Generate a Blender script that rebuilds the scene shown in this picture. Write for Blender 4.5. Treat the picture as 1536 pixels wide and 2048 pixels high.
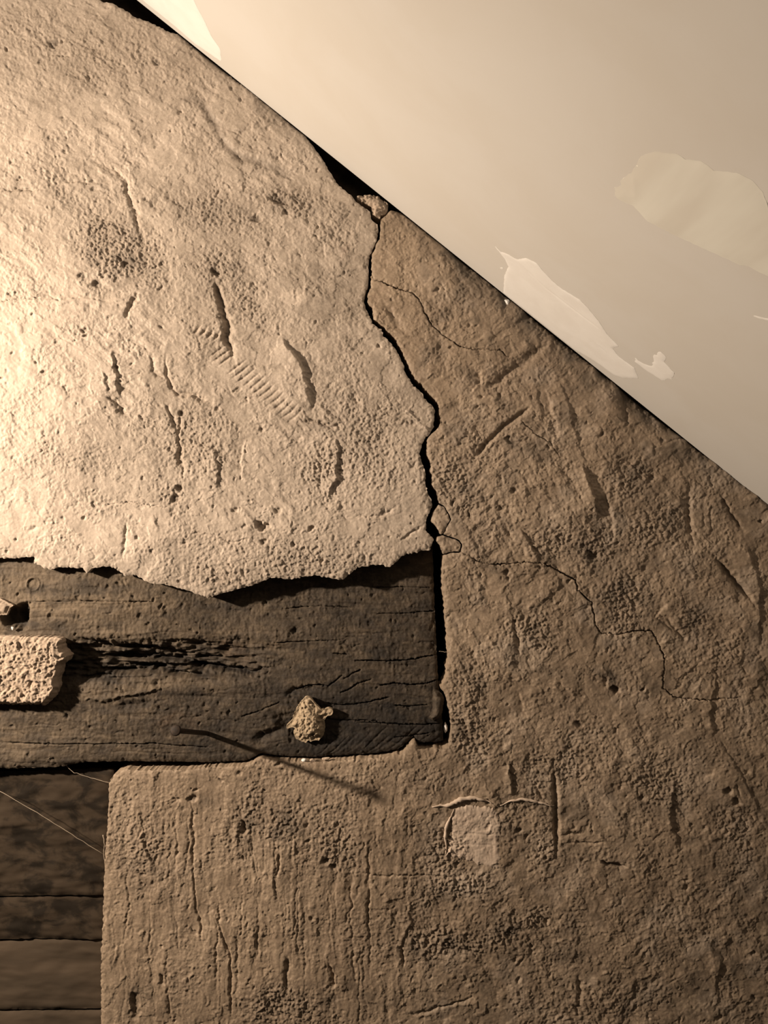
import bpy, bmesh, math, random
import numpy as np
from mathutils import Vector

# ------------------------------------------------------------------ frame
S = 0.0005            # metres per reference pixel on the wall plane
Z0 = 1.60             # height of the picture centre
D = 0.80              # camera distance from the wall
CX, CY = 768.0, 1024.0
def wx(px): return (np.asarray(px, float) - CX) * S
def wz(py): return Z0 + (CY - np.asarray(py, float)) * S

scene = bpy.context.scene
for o in list(bpy.data.objects): bpy.data.objects.remove(o)

# ------------------------------------------------------------------ camera
cam_d = bpy.data.cameras.new('camera'); cam = bpy.data.objects.new('camera', cam_d)
scene.collection.objects.link(cam); scene.camera = cam
cam_d.sensor_fit = 'VERTICAL'; cam_d.sensor_height = 36.0
cam_d.lens = 36.0 * D / (2048 * S); cam_d.clip_start = 0.01
cam.location = (0, -D, Z0); cam.rotation_euler = (math.pi / 2, 0, 0)

# ------------------------------------------------------------------ light
LAMP_PX, LAMP_PY, LAMP_OUT = -1250.0, 620.0, 0.44
world = bpy.data.worlds.new('room_ambient'); scene.world = world; world.use_nodes = True
bg = world.node_tree.nodes['Background']
bg.inputs[0].default_value = (1.0, 0.78, 0.56, 1); bg.inputs[1].default_value = 0.025
ld = bpy.data.lights.new('work_lamp', 'SPOT'); lamp = bpy.data.objects.new('work_lamp', ld)
scene.collection.objects.link(lamp)
lamp.location = (float(wx(LAMP_PX)), -LAMP_OUT, float(wz(LAMP_PY)))
aim = Vector((float(wx(150)), 0.0, float(wz(1180))))
lamp.rotation_euler = (aim - lamp.location).to_track_quat('-Z', 'Y').to_euler()
ld.energy = 103.0; ld.color = (1.0, 0.80, 0.60); ld.shadow_soft_size = 0.022
ld.spot_size = math.radians(125); ld.spot_blend = 1.0
vs = scene.view_settings
vs.view_transform = 'Standard'; vs.look = 'None'; vs.gamma = 1.0; vs.use_curve_mapping = False
vs.exposure = 0.0

# ------------------------------------------------------------------ noise
_rng = np.random.RandomState(7)
_perm = np.concatenate([_rng.permutation(256)] * 3)
_ang = _rng.rand(256) * 2 * np.pi
_gx, _gy = np.cos(_ang).astype(np.float32), np.sin(_ang).astype(np.float32)
def perlin(x, y, seed=0):
    x = np.asarray(x, np.float32); y = np.asarray(y, np.float32)
    fx = np.floor(x); fy = np.floor(y); xi = fx.astype(np.int32); yi = fy.astype(np.int32)
    fx = x - fx; fy = y - fy
    xi = (xi + seed * 37) & 255; yi = (yi + seed * 91) & 255
    u = fx * fx * fx * (fx * (fx * 6 - 15) + 10); v = fy * fy * fy * (fy * (fy * 6 - 15) + 10)
    def g(ix, iy, dx, dy):
        h = _perm[_perm[ix & 255] + (iy & 255)]
        return _gx[h] * dx + _gy[h] * dy
    a = g(xi, yi, fx, fy); b = g(xi + 1, yi, fx - 1, fy)
    c = g(xi, yi + 1, fx, fy - 1); d = g(xi + 1, yi + 1, fx - 1, fy - 1)
    return 1.5 * ((a + u * (b - a)) + v * ((c + u * (d - c)) - (a + u * (b - a))))
def fbm(x, y, wl, octv=3, seed=0, gain=0.5):
    r = 0.0; a = 1.0
    for k in range(octv):
        r = r + a * perlin(x / wl, y / wl, seed + k * 5); wl *= 0.5; a *= gain
    return r
def sstep(a, b, x):
    t = np.clip((x - a) / (b - a), 0, 1); return t * t * (3 - 2 * t)

# ------------------------------------------------------------------ polyline helpers
def resample(pts, step, jit=0.0, seed=1, closed=False):
    pts = [np.array(p, float) for p in pts]
    if closed: pts = pts + [pts[0]]
    rs = np.random.RandomState(seed); out = []
    for a, b in zip(pts[:-1], pts[1:]):
        L = np.hypot(*(b - a)); inside = (-30 < a[0] < 1570 and -30 < a[1] < 2080) or (-30 < b[0] < 1570 and -30 < b[1] < 2080)
        n = max(1, int(L / step)) if inside else 1
        d = (b - a) / max(L, 1e-6); nrm = np.array([-d[1], d[0]])
        for k in range(n):
            p = a + (b - a) * k / n
            if jit and inside and (k > 0 or True): p = p + nrm * rs.normal() * jit
            out.append(p)
    if not closed: out.append(pts[-1])
    return np.array(out)

class Canvas:
    """A displaced sheet: regular px grid with a height in mm (towards the camera)."""
    def __init__(s, xs, ys, warp=1.0):
        s.xs, s.ys = np.array(xs), np.array(ys)
        s.X, s.Y = np.meshgrid(s.xs, s.ys)
        s.H = np.zeros_like(s.X)
        s.coarse = np.zeros_like(s.X); s.stain = np.zeros_like(s.X); s.pale = np.zeros_like(s.X)
        s.WX = s.X + warp * (4.0 * fbm(s.X, s.Y, 34, 2, 11) + 2.6 * fbm(s.X, s.Y, 10, 2, 13)); s.WY = s.Y + warp * (4.0 * fbm(s.X, s.Y, 34, 2, 23) + 2.6 * fbm(s.X, s.Y, 10, 2, 25))
        s.SX, s.SY = s.X.copy(), s.Y.copy()          # snapped positions
    def win(s, x0, x1, y0, y1):
        i0, i1 = np.searchsorted(s.xs, [x0, x1]); j0, j1 = np.searchsorted(s.ys, [y0, y1])
        return slice(j0, j1), slice(i0, i1)
    def pdist(s, pts, m, warped=True):
        pts = np.asarray(pts, float)
        w = s.win(pts[:, 0].min() - m, pts[:, 0].max() + m, pts[:, 1].min() - m, pts[:, 1].max() + m)
        X = (s.WX if warped else s.X)[w]; Y = (s.WY if warped else s.Y)[w]
        if X.size == 0: return None
        best = np.full(X.shape, 1e9); T = np.zeros(X.shape); side = np.zeros(X.shape)
        L = np.concatenate([[0], np.cumsum(np.hypot(*np.diff(pts, axis=0).T))]); tot = max(L[-1], 1e-6)
        for k in range(len(pts) - 1):
            a, b = pts[k], pts[k + 1]; d = b - a; l2 = max(d @ d, 1e-9)
            t = np.clip(((X - a[0]) * d[0] + (Y - a[1]) * d[1]) / l2, 0, 1)
            q = np.hypot(X - a[0] - t * d[0], Y - a[1] - t * d[1])
            u = q < best; best = np.where(u, q, best)
            T = np.where(u, (L[k] + t * math.sqrt(l2)) / tot, T)
            side = np.where(u, np.sign(d[0] * (Y - a[1]) - d[1] * (X - a[0])), side)
        return w, best, T, side
    def groove(s, pts, w, depth, taper=0.25, stain=0.0, warped=True, pale=0.0):
        r = s.pdist(pts, w * 3 + 12, warped)
        if r is None: return
        win, d, T, _ = r
        tp = np.clip(np.minimum(T, 1 - T) / max(taper, 1e-3), 0.15, 1) if taper else 1.0
        g = np.exp(-(d / (w * (0.5 + 0.5 * tp))) ** 2) * tp
        s.H[win] -= depth * g
        if stain: s.stain[win] = np.maximum(s.stain[win], stain * np.clip(g * 1.4, 0, 1))  # colour darkening down the groove, for painted shade and real stains
        if pale: s.pale[win] = np.maximum(s.pale[win], pale * np.clip(g * 1.4, 0, 1))
    def step(s, pts, amp, decay=14, sharp=1.2, back=0.35, taper=0.2):
        """cliff along a polyline listed top to bottom; amp>0 raises the image-left side"""
        r = s.pdist(pts, decay * 3)
        if r is None: return
        win, d, T, side = r; sd = d * side
        tp = np.clip(np.minimum(T, 1 - T) / taper, 0, 1)
        up = 0.5 + 0.5 * np.tanh(sd / sharp)
        s.H[win] += amp * tp * (up * np.exp(-np.abs(sd) / decay) - back * (1 - up) * np.exp(-np.abs(sd) / decay))
    def blob(s, x, y, rx, ry, ang=0.0, h=0.0, coarse=0.0, stain=0.0, pale=0.0, warped=True, hard=0.0):
        R = max(rx, ry) * 2.4; w = s.win(x - R, x + R, y - R, y + R)
        X = (s.WX if warped else s.X)[w] - x; Y = (s.WY if warped else s.Y)[w] - y
        if X.size == 0: return
        c, sn = math.cos(math.radians(ang)), math.sin(math.radians(ang))
        q = ((X * c + Y * sn) / rx) ** 2 + ((-X * sn + Y * c) / ry) ** 2
        g = np.exp(-q) if not hard else 1 - sstep(1 - hard, 1 + hard, np.sqrt(q))
        s.H[w] += h * g
        if coarse: s.coarse[w] = np.maximum(s.coarse[w], coarse * g)
        if stain: s.stain[w] = np.maximum(s.stain[w], stain * g)
        if pale: s.pale[w] = np.maximum(s.pale[w], pale * g)
    def pit(s, x, y, r, depth, stain=0.0):
        s.blob(x, y, r, r * random.uniform(0.55, 1.0), random.uniform(0, 180), -depth, stain=stain, hard=0.45)  # pits darkened inside in colour, shade added to their relief
    def crack(s, pts, depth, seed=1, step=4, jit=0.95, lift=0.0):
        """hairline crack: nearest vertices snap onto its line and drop"""
        p = resample(pts, step, jit, seed)
        pitch = s.xs[len(s.xs) // 2 + 1] - s.xs[len(s.xs) // 2]
        r = s.pdist(p, 20, False)
        win, d, T, side = r
        if lift: s.H[win] += lift * np.exp(-np.abs(d) / 9) * (side > 0)
        # nearest point on line
        X, Y = s.X[win], s.Y[win]; bx, by = X.copy(), Y.copy(); best = np.full(X.shape, 1e9)
        for k in range(len(p) - 1):
            a, b = p[k], p[k + 1]; dd = b - a; l2 = max(dd @ dd, 1e-9)
            t = np.clip(((X - a[0]) * dd[0] + (Y - a[1]) * dd[1]) / l2, 0, 1)
            qx, qy = a[0] + t * dd[0], a[1] + t * dd[1]; q = np.hypot(X - qx, Y - qy)
            u = q < best; best = np.where(u, q, best); bx = np.where(u, qx, bx); by = np.where(u, qy, by)
        near = best < 0.72 * pitch
        tp = np.clip(np.minimum(T, 1 - T) / 0.06, 0.25, 1) * np.clip(0.75 + 1.3 * fbm(X, Y, 34, 2, seed), 0.55, 1.5)
        s.SX[win] = np.where(near, bx, s.SX[win]); s.SY[win] = np.where(near, by, s.SY[win])
        s.H[win] -= depth * tp * near
    def inside(s, poly):
        m = np.zeros(s.X.shape, bool); p = np.asarray(poly, float); q = np.roll(p, -1, axis=0)
        for j, y in enumerate(s.ys):
            c = ((p[:, 1] <= y) != (q[:, 1] <= y))
            if not c.any(): continue
            xc = np.sort(p[c, 0] + (y - p[c, 1]) * (q[c, 0] - p[c, 0]) / (q[c, 1] - p[c, 1]))
            m[j] = np.searchsorted(xc, s.xs) % 2 == 1
        return m
    def edge(s, poly, m):
        """distance to the outline (within m px) and the nearest outline point"""
        best = np.full(s.X.shape, 1e9); bx = s.X.copy(); by = s.Y.copy()
        p = np.asarray(poly, float); q = np.roll(p, -1, axis=0)
        for a, b in zip(p, q):
            w = s.win(min(a[0], b[0]) - m, max(a[0], b[0]) + m, min(a[1], b[1]) - m, max(a[1], b[1]) + m)
            X, Y = s.X[w], s.Y[w]
            if X.size == 0: continue
            d = b - a; t = np.clip(((X - a[0]) * d[0] + (Y - a[1]) * d[1]) / max(d @ d, 1e-9), 0, 1)
            qx, qy = a[0] + t * d[0], a[1] + t * d[1]; e = np.hypot(X - qx, Y - qy)
            u = e < best[w]
            best[w] = np.where(u, e, best[w]); bx[w] = np.where(u, qx, bx[w]); by[w] = np.where(u, qy, by[w])
        return best, bx, by

def world_map(px, py, hmm):           # sheet parallel to the wall
    return np.stack([wx(px), -hmm * 0.001, wz(py)], -1)

def link(name, me, parent=None, mat=None):
    o = bpy.data.objects.new(name, me); scene.collection.objects.link(o)
    if parent: o.parent = parent
    if mat: me.materials.append(mat)
    return o
def tag(o, label=None, cat=None, group=None, kind=None):
    if label: o['label'] = label
    if cat: o['category'] = cat
    if group: o['group'] = group
    if kind: o['kind'] = kind
    return o

def piece(cv, name, poly, mat, back, parent=None, extra=None, mapper=world_map, round_px=3.0, round_mm=1.2, attrs=True, minmm=None):
    """cut the outline out of a canvas: displaced front plus side faces down to 'back' (mm, function or number)"""
    bx0, by0 = poly.min(0) - 4; bx1, by1 = poly.max(0) + 4
    w = cv.win(bx0, bx1, by0, by1)
    sub = Canvas.__new__(Canvas)
    sub.xs, sub.ys = cv.xs[w[1]], cv.ys[w[0]]; sub.X, sub.Y = cv.X[w], cv.Y[w]
    H = cv.H[w].copy(); SX, SY = cv.SX[w].copy(), cv.SY[w].copy()
    ins = sub.inside(poly); dist, nx, ny = sub.edge(poly, max(14, round_px * 4))
    dxs = np.gradient(sub.xs)[None, :]; dys = np.gradient(sub.ys)[:, None]
    pitch = np.maximum(dxs, dys) + np.zeros_like(sub.X)
    snap = dist < 0.56 * pitch
    SX = np.where(snap, nx, SX); SY = np.where(snap, ny, SY)
    H = H - round_mm * np.exp(-dist / round_px)
    if extra is not None: H = extra(sub.X, sub.Y, dist, H)
    if minmm is not None: H = np.maximum(H, minmm)
    ok = ins | snap
    idx = np.full(ok.shape, -1, np.int64); idx[ok] = np.arange(ok.sum())
    a, b, c, d = idx[:-1, :-1], idx[:-1, 1:], idx[1:, 1:], idx[1:, :-1]   # y down
    core = (ins & ~snap)
    ca, cb, cc, cd = core[:-1, :-1], core[:-1, 1:], core[1:, 1:], core[1:, :-1]
    par = (np.add.outer(np.arange(a.shape[0]), np.arange(a.shape[1])) % 2 == 0)
    tris = []
    def addt(p, q, r, sel): tris.append(np.stack([p[sel], q[sel], r[sel]], -1))
    def good(p, q, r, kp, kq, kr): return (p >= 0) & (q >= 0) & (r >= 0) & (kp | kq | kr)
    # where the cell has one bad corner choose the diagonal that keeps the other triangle
    bad_ac = (a < 0) | (c < 0)
    useac = np.where((a < 0) | (c < 0), False, np.where((b < 0) | (d < 0), True, par))
    # diagonal a-c
    addt(a, d, c, useac & good(a, d, c, ca, cd, cc)); addt(a, c, b, useac & good(a, c, b, ca, cc, cb))
    u2 = ~useac
    addt(a, d, b, u2 & good(a, d, b, ca, cd, cb)); addt(b, d, c, u2 & good(b, d, c, cb, cd, cc))
    T = np.concatenate(tris)
    used = np.zeros(ok.sum(), bool); used[T.ravel()] = True
    re = np.cumsum(used) - 1; T = re[T]
    vx, vy, vh = SX[ok][used], SY[ok][used], H[ok][used]
    V = mapper(vx, vy, vh)
    n = len(V)
    E = np.concatenate([T[:, [0, 1]], T[:, [1, 2]], T[:, [2, 0]]])
    key = np.minimum(E[:, 0], E[:, 1]) * n + np.maximum(E[:, 0], E[:, 1])
    uq, inv, cnt = np.unique(key, return_inverse=True, return_counts=True)
    B = E[cnt[inv] == 1]
    bv = np.unique(B); bi = np.full(n, -1, np.int64); bi[bv] = np.arange(len(bv))
    bk = back(vx[bv], vy[bv]) if callable(back) else np.full(len(bv), float(back))
    top = V[bv]; jag = 0.6 * perlin(vx[bv] / 5.0, vy[bv] / 5.0, 3)
    mid = mapper(vx[bv] + jag, vy[bv] + jag, vh[bv] * 0.5 + bk * 0.5); bot = mapper(vx[bv], vy[bv], bk)
    nb = len(bv)
    V2 = np.concatenate([V, top, mid, bot])
    p, q = bi[B[:, 0]], bi[B[:, 1]]
    Q = np.concatenate([np.stack([q + n, p + n, p + n + nb, q + n + nb], -1), np.stack([q + n + nb, p + n + nb, p + n + 2 * nb, q + n + 2 * nb], -1)])
    # flat back: reuse the front triangulation only when small
    me = bpy.data.meshes.new(name)
    nt, nq = len(T), len(Q)
    me.vertices.add(len(V2)); me.vertices.foreach_set('co', V2.astype(np.float32).ravel())
    me.loops.add(nt * 3 + nq * 4)
    me.loops.foreach_set('vertex_index', np.concatenate([T.ravel(), Q.ravel()]).astype(np.int32))
    me.polygons.add(nt + nq)
    me.polygons.foreach_set('loop_start', np.concatenate([np.arange(nt) * 3, nt * 3 + np.arange(nq) * 4]).astype(np.int32))
    me.polygons.foreach_set('use_smooth', np.concatenate([np.ones(nt, bool), np.ones(nq, bool)]))
    if attrs:
        for nm in ('coarse', 'stain', 'pale'):
            arr = getattr(cv, nm)[w][ok][used]
            at = me.attributes.new(nm, 'FLOAT', 'POINT')
            at.data.foreach_set('value', np.concatenate([arr, arr[bv], arr[bv] * 0.5, arr[bv] * 0.5]).astype(np.float32))
    at = me.attributes.new('rim', 'FLOAT', 'POINT')
    rd = dist[ok][used]; at.data.foreach_set('value', np.concatenate([np.minimum(rd, 1e3), rd[bv] * 0, rd[bv] * 0, rd[bv] * 0]).astype(np.float32))
    me.update(calc_edges=True); me.validate()
    return link(name, me, parent, mat)

# ------------------------------------------------------------------ materials
def new_mat(name):
    m = bpy.data.materials.new(name); m.use_nodes = True
    nt = m.node_tree; b = nt.nodes['Principled BSDF']
    return m, nt, b
def nd(nt, t, **kw):
    n = nt.nodes.new(t)
    for k, v in kw.items(): setattr(n, k, v)
    return n
def noise(nt, vec, scale, detail=4, rough=0.55, dist=0.0):
    n = nd(nt, 'ShaderNodeTexNoise'); nt.links.new(vec, n.inputs['Vector'])
    n.inputs['Scale'].default_value = scale; n.inputs['Detail'].default_value = detail
    n.inputs['Roughness'].default_value = rough; n.inputs['Distortion'].default_value = dist
    return n.outputs['Fac']
def ramp(nt, fac, lo, hi):
    r = nd(nt, 'ShaderNodeMapRange'); r.interpolation_type = 'SMOOTHSTEP'
    nt.links.new(fac, r.inputs['Value']); r.inputs['From Min'].default_value = lo; r.inputs['From Max'].default_value = hi
    return r.outputs[0]
def mul(nt, a, k, op='MULTIPLY'):
    n = nd(nt, 'ShaderNodeMath', operation=op, use_clamp=(op != 'MULTIPLY_ADD')); nt.links.new(a, n.inputs[0])
    if hasattr(k, 'links'): nt.links.new(k, n.inputs[1])
    else: n.inputs[1].default_value = k
    return n.outputs[0]
def mix(nt, fac, a, b):
    n = nd(nt, 'ShaderNodeMix', data_type='RGBA')
    nt.links.new(fac, n.inputs[0])
    for k, v in ((6, a), (7, b)):
        if isinstance(v, tuple): n.inputs[k].default_value = (*v, 1)
        else: nt.links.new(v, n.inputs[k])
    return n.outputs[2]
def attr(nt, name):
    n = nd(nt, 'ShaderNodeAttribute', attribute_name=name); return n.outputs['Fac']
def coords(nt, scale=(1, 1, 1), rot=(0, 0, 0)):
    g = nd(nt, 'ShaderNodeNewGeometry'); m = nd(nt, 'ShaderNodeMapping')
    nt.links.new(g.outputs['Position'], m.inputs['Vector'])
    m.inputs['Scale'].default_value = scale; m.inputs['Rotation'].default_value = rot
    return m.outputs[0]
def bump(nt, b, h, strength, dist):
    n = nd(nt, 'ShaderNodeBump'); n.inputs['Strength'].default_value = strength; n.inputs['Distance'].default_value = dist
    nt.links.new(h, n.inputs['Height']); nt.links.new(n.outputs[0], b.inputs['Normal'])

def plaster_mat(name, A, B, Cc, sheen=0.35, rough=0.62):
    m, nt, b = new_mat(name); v = coords(nt)
    big = ramp(nt, noise(nt, v, 7, 4, 0.6), 0.36, 0.66)
    col = mix(nt, big, A, B)
    mid = ramp(nt, noise(nt, v, 38, 5, 0.65, 0.6), 0.45, 0.72)
    col = mix(nt, mul(nt, mid, 0.55), col, Cc)
    pink = ramp(nt, noise(nt, coords(nt, rot=(0, 1, 0)), 16, 3, 0.6), 0.66, 0.8)
    col = mix(nt, mul(nt, pink, 0.35), col, (0.34, 0.22, 0.18))
    fine = ramp(nt, noise(nt, v, 420, 3, 0.7), 0.3, 0.75)
    col = mix(nt, mul(nt, fine, 0.42), col, tuple(x * 0.55 for x in Cc))
    grain = ramp(nt, noise(nt, v, 640, 2, 0.6), 0.64, 0.74)
    col = mix(nt, mul(nt, grain, 0.45), col, tuple(min(1, x * 1.55) for x in A))
    col = mix(nt, mul(nt, attr(nt, 'coarse'), 0.4), col, (0.27, 0.215, 0.165))
    col = mix(nt, attr(nt, 'stain'), col, (0.085, 0.068, 0.052))  # stains, plus shade painted in grooves, holes and under the ceiling
    col = mix(nt, attr(nt, 'pale'), col, (0.60, 0.51, 0.43))
    nt.links.new(col, b.inputs['Base Color'])
    b.inputs['Roughness'].default_value = rough; b.inputs['Specular IOR Level'].default_value = sheen
    h = noise(nt, v, 520, 4, 0.8)
    bump(nt, b, h, 0.75, 0.0011)
    st = nd(nt, 'ShaderNodeMath', operation='MULTIPLY_ADD', use_clamp=True); nt.links.new(attr(nt, 'coarse'), st.inputs[0]); st.inputs[1].default_value = 0.7; st.inputs[2].default_value = 0.28
    nt.links.new(st.outputs[0], [n for n in nt.nodes if n.bl_idname == 'ShaderNodeBump'][0].inputs['Strength'])
    return m
M_plaster = plaster_mat('aged_lime_plaster', (0.49, 0.414, 0.347), (0.384, 0.322, 0.265), (0.262, 0.214, 0.169))
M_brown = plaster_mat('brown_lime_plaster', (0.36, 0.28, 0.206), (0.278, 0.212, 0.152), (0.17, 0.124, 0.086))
M_break = plaster_mat('broken_plaster', (0.52, 0.42, 0.34), (0.46, 0.37, 0.295), (0.34, 0.27, 0.21), 0.15, 0.9)
M_lump = plaster_mat('sandy_mortar', (0.52, 0.42, 0.30), (0.42, 0.33, 0.225), (0.2, 0.15, 0.10), 0.15, 0.9)

def wood_mat():
    m, nt, b = new_mat('weathered_timber')
    v = coords(nt, (9, 1, 60)); v2 = coords(nt)
    g1 = ramp(nt, noise(nt, v, 2.2, 6, 0.65, 0.8), 0.3, 0.72)
    col = mix(nt, g1, (0.075, 0.058, 0.042), (0.040, 0.031, 0.023))
    g2 = ramp(nt, noise(nt, coords(nt, (30, 1, 260)), 2.0, 4, 0.7, 0.4), 0.42, 0.7)
    col = mix(nt, mul(nt, g2, 0.5), col, (0.024, 0.019, 0.015))
    rust = ramp(nt, noise(nt, v2, 22, 3, 0.5), 0.62, 0.76)
    col = mix(nt, mul(nt, rust, 0.55), col, (0.10, 0.058, 0.032))
    dust = ramp(nt, noise(nt, v2, 130, 6, 0.8), 0.46, 0.72)
    col = mix(nt, mul(nt, dust, 0.6), col, (0.13, 0.102, 0.075))
    col = mix(nt, attr(nt, 'pale'), col, (0.19, 0.145, 0.10))
    col = mix(nt, mul(nt, ramp(nt, noise(nt, v2, 620, 2, 0.6), 0.64, 0.74), 0.4), col, (0.21, 0.165, 0.12))
    col = mix(nt, attr(nt, 'stain'), col, (0.014, 0.012, 0.011))  # stains, plus shade painted in the beam's hollow and holes
    nt.links.new(col, b.inputs['Base Color']); b.inputs['Roughness'].default_value = 0.72
    b.inputs['Specular IOR Level'].default_value = 0.25
    bump(nt, b, noise(nt, v2, 520, 4, 0.8), 0.6, 0.001)
    return m
M_wood = wood_mat()

def simple_mat(name, A, B, scale=20, rough=0.8, spec=0.2, stretch=(1, 1, 1), bstr=0.2, bscale=500, lo=0.35, hi=0.68, metal=0.0):
    m, nt, b = new_mat(name); v = coords(nt, stretch)
    col = mix(nt, ramp(nt, noise(nt, v, scale, 5, 0.6, 0.4), lo, hi), A, B)
    nt.links.new(col, b.inputs['Base Color']); b.inputs['Roughness'].default_value = rough
    b.inputs['Specular IOR Level'].default_value = spec; b.inputs['Metallic'].default_value = metal
    bump(nt, b, noise(nt, coords(nt), bscale, 3, 0.6), bstr, 0.0005)
    return m
M_ceiling = simple_mat('plasterboard_paper', (0.525, 0.515, 0.50), (0.508, 0.492, 0.468), 9, 0.75, 0.2, bstr=0.04, bscale=300)
M_filler = simple_mat('white_filler', (0.70, 0.695, 0.69), (0.665, 0.655, 0.645), 40, 0.6, 0.3, bstr=0.05, bscale=250)
M_putty = simple_mat('putty', (0.50, 0.41, 0.335), (0.45, 0.36, 0.29), 60, 0.6, 0.3, bstr=0.1)
M_core = simple_mat('shade_dark_rubble', (0.06, 0.048, 0.038), (0.025, 0.02, 0.017), 30, 0.95, 0.05, bstr=0.5, bscale=120)  # core coloured near black so cracks and gaps read as shade
M_plank = simple_mat('old_plank', (0.046, 0.034, 0.024), (0.017, 0.0132, 0.010), 34, 0.85, 0.1, (1, 1, 1.6), 0.15, 200, 0.42, 0.6)
M_plank2 = simple_mat('smooth_plank', (0.075, 0.056, 0.04), (0.055, 0.042, 0.03), 10, 0.8, 0.15, (1, 1, 4), 0.15, 200)
M_rust = simple_mat('rusty_iron', (0.03, 0.018, 0.011), (0.012, 0.009, 0.008), 300, 0.7, 0.4, metal=0.3)
M_web = simple_mat('spider_silk', (0.36, 0.30, 0.24), (0.28, 0.23, 0.18), 80, 0.6, 0.3)

def skim_mat():
    m, nt, b = new_mat('thin_filler_skim')
    streak = ramp(nt, noise(nt, coords(nt, (60, 6, 20), (0, 0.9, 0)), 1.0, 3, 0.5), 0.3, 0.7)
    fade = ramp(nt, attr(nt, 'rim'), 0.0, 1.0)
    col = mix(nt, streak, (0.61, 0.61, 0.57), (0.545, 0.53, 0.49))
    nt.links.new(col, b.inputs['Base Color']); b.inputs['Roughness'].default_value = 0.6
    return m
M_skim = skim_mat()

# ------------------------------------------------------------------ outlines (reference pixels on the wall plane)
SL = 0.8010
def cl(x): return (x - 275.0) * SL
void_top = [(30, -193), (110, -75), (199.5, 0), (229, 10), (254, 21.5), (264, 31), (277.7, 37), (297, 41), (316.7, 52), (336, 60.5), (353, 65)]
void_mid = [(612, 273), (628, 294.5), (642, 313), (656, 337), (670, 360), (682, 374), (701, 391), (712.5, 402), (726.5, 414), (740.6, 423.4), (743, 440), (754.7, 449)]
crack_l = [(757, 461), (753.5, 480), (746.5, 494), (740.4, 508), (736.4, 519.5), (737, 540.6), (736.5, 557), (736, 573), (730, 585), (728, 602), (733, 620), (743, 636.5),
    (744, 645.6), (762, 658), (767.5, 671), (782, 685.7), (793, 698.5), (800, 715), (808, 731), (808.5, 742), (815.8, 753), (825.8, 769.6), (840.4, 782), (851, 798.7),
    (862, 809.7), (868.7, 818.8), (867.8, 844), (868.7, 853.4), (861, 867), (852, 873.5), (844.8, 885.6), (839, 910), (844, 925.7), (850, 942), (851, 956.7), (851, 971),
    (856.6, 989.5), (863, 1000), (864, 1015), (854, 1035), (852, 1046), (851, 1060.6), (862, 1071.5), (867.5, 1080.6), (862, 1091.5), (860, 1100.7)]
edge_l = [(845.7, 1100.7), (833, 1104), (811, 1109.8), (802, 1113.4), (794.6, 1122.5), (783.7, 1131.7), (774.6, 1134.4), (763.6, 1129.8), (745, 1130), (715, 1135), (700, 1147),
    (685, 1161), (665, 1157), (640, 1152), (615, 1152), (580, 1159), (540, 1155), (525, 1162), (500, 1172), (460, 1182), (430, 1191), (415, 1194), (390, 1187), (360, 1177),
    (330, 1169), (298, 1166), (273, 1151), (252, 1151), (225, 1134), (204, 1132), (179, 1140), (173, 1147), (167, 1136), (117, 1134), (100, 1140), (69, 1128), (67, 1113), (30, 1117),
    (0, 1116)]
crack_r = [(761, 447), (760.5, 461), (759.4, 475), (754.7, 484), (750, 496), (743, 510), (743.4, 522), (743.7, 543), (742, 555), (740.6, 573.4), (735.5, 585), (734.7, 602),
    (743.8, 614.6), (747.4, 636.5), (762, 649), (774.8, 660), (789.4, 673), (794.8, 685.7), (805.8, 704), (814.9, 725.8), (821, 740.4), (831, 756.8), (845.9, 771), (853, 782),
    (862, 791), (871, 798.7), (877.8, 809.7), (878.7, 826), (881, 846), (876.8, 855), (863, 868.5), (854, 879), (853, 900), (854, 911), (860, 924), (861, 942), (864, 953),
    (864, 971), (873, 982), (876.7, 998.6), (877.2, 1006)]
flake_notch = [(888.5, 1011.5), (900, 1030.5), (902.5, 1039), (896.5, 1050), (887.5, 1069), (912, 1077.3), (919.8, 1081), (924.8, 1090), (921, 1103.5), (919, 1106), (902, 1106), (886.5, 1112)]
gap_r = [(885.8, 1131), (886, 1170), (890, 1206), (892, 1242), (895, 1275.5), (895.7, 1296), (898, 1323), (892, 1338), (894.6, 1345), (892, 1356), (881.5, 1376.6), (888, 1384.5),
    (894.6, 1406), (902.5, 1439.5), (903.6, 1462), (901, 1480), (899, 1493.5), (885.6, 1500), (870, 1496), (858.6, 1500), (836, 1498), (830.6, 1482), (825, 1484.5), (809, 1502.5),
    (798, 1509), (780, 1512.6)]
block_top = [(765, 1515), (700, 1520), (625, 1525), (550, 1522), (520, 1517), (490, 1532), (415, 1535), (370, 1542), (320, 1540), (280, 1542), (250, 1540), (230, 1548), (220, 1560),
    (217.5, 1575), (215, 1650), (209, 1714), (207, 1767), (205, 1848), (202, 1901), (202, 1981), (201, 2060)]
def ceil_run(x0, x1, off): return [(x0, cl(x0) + off), (x1, cl(x1) + off)]

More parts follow.
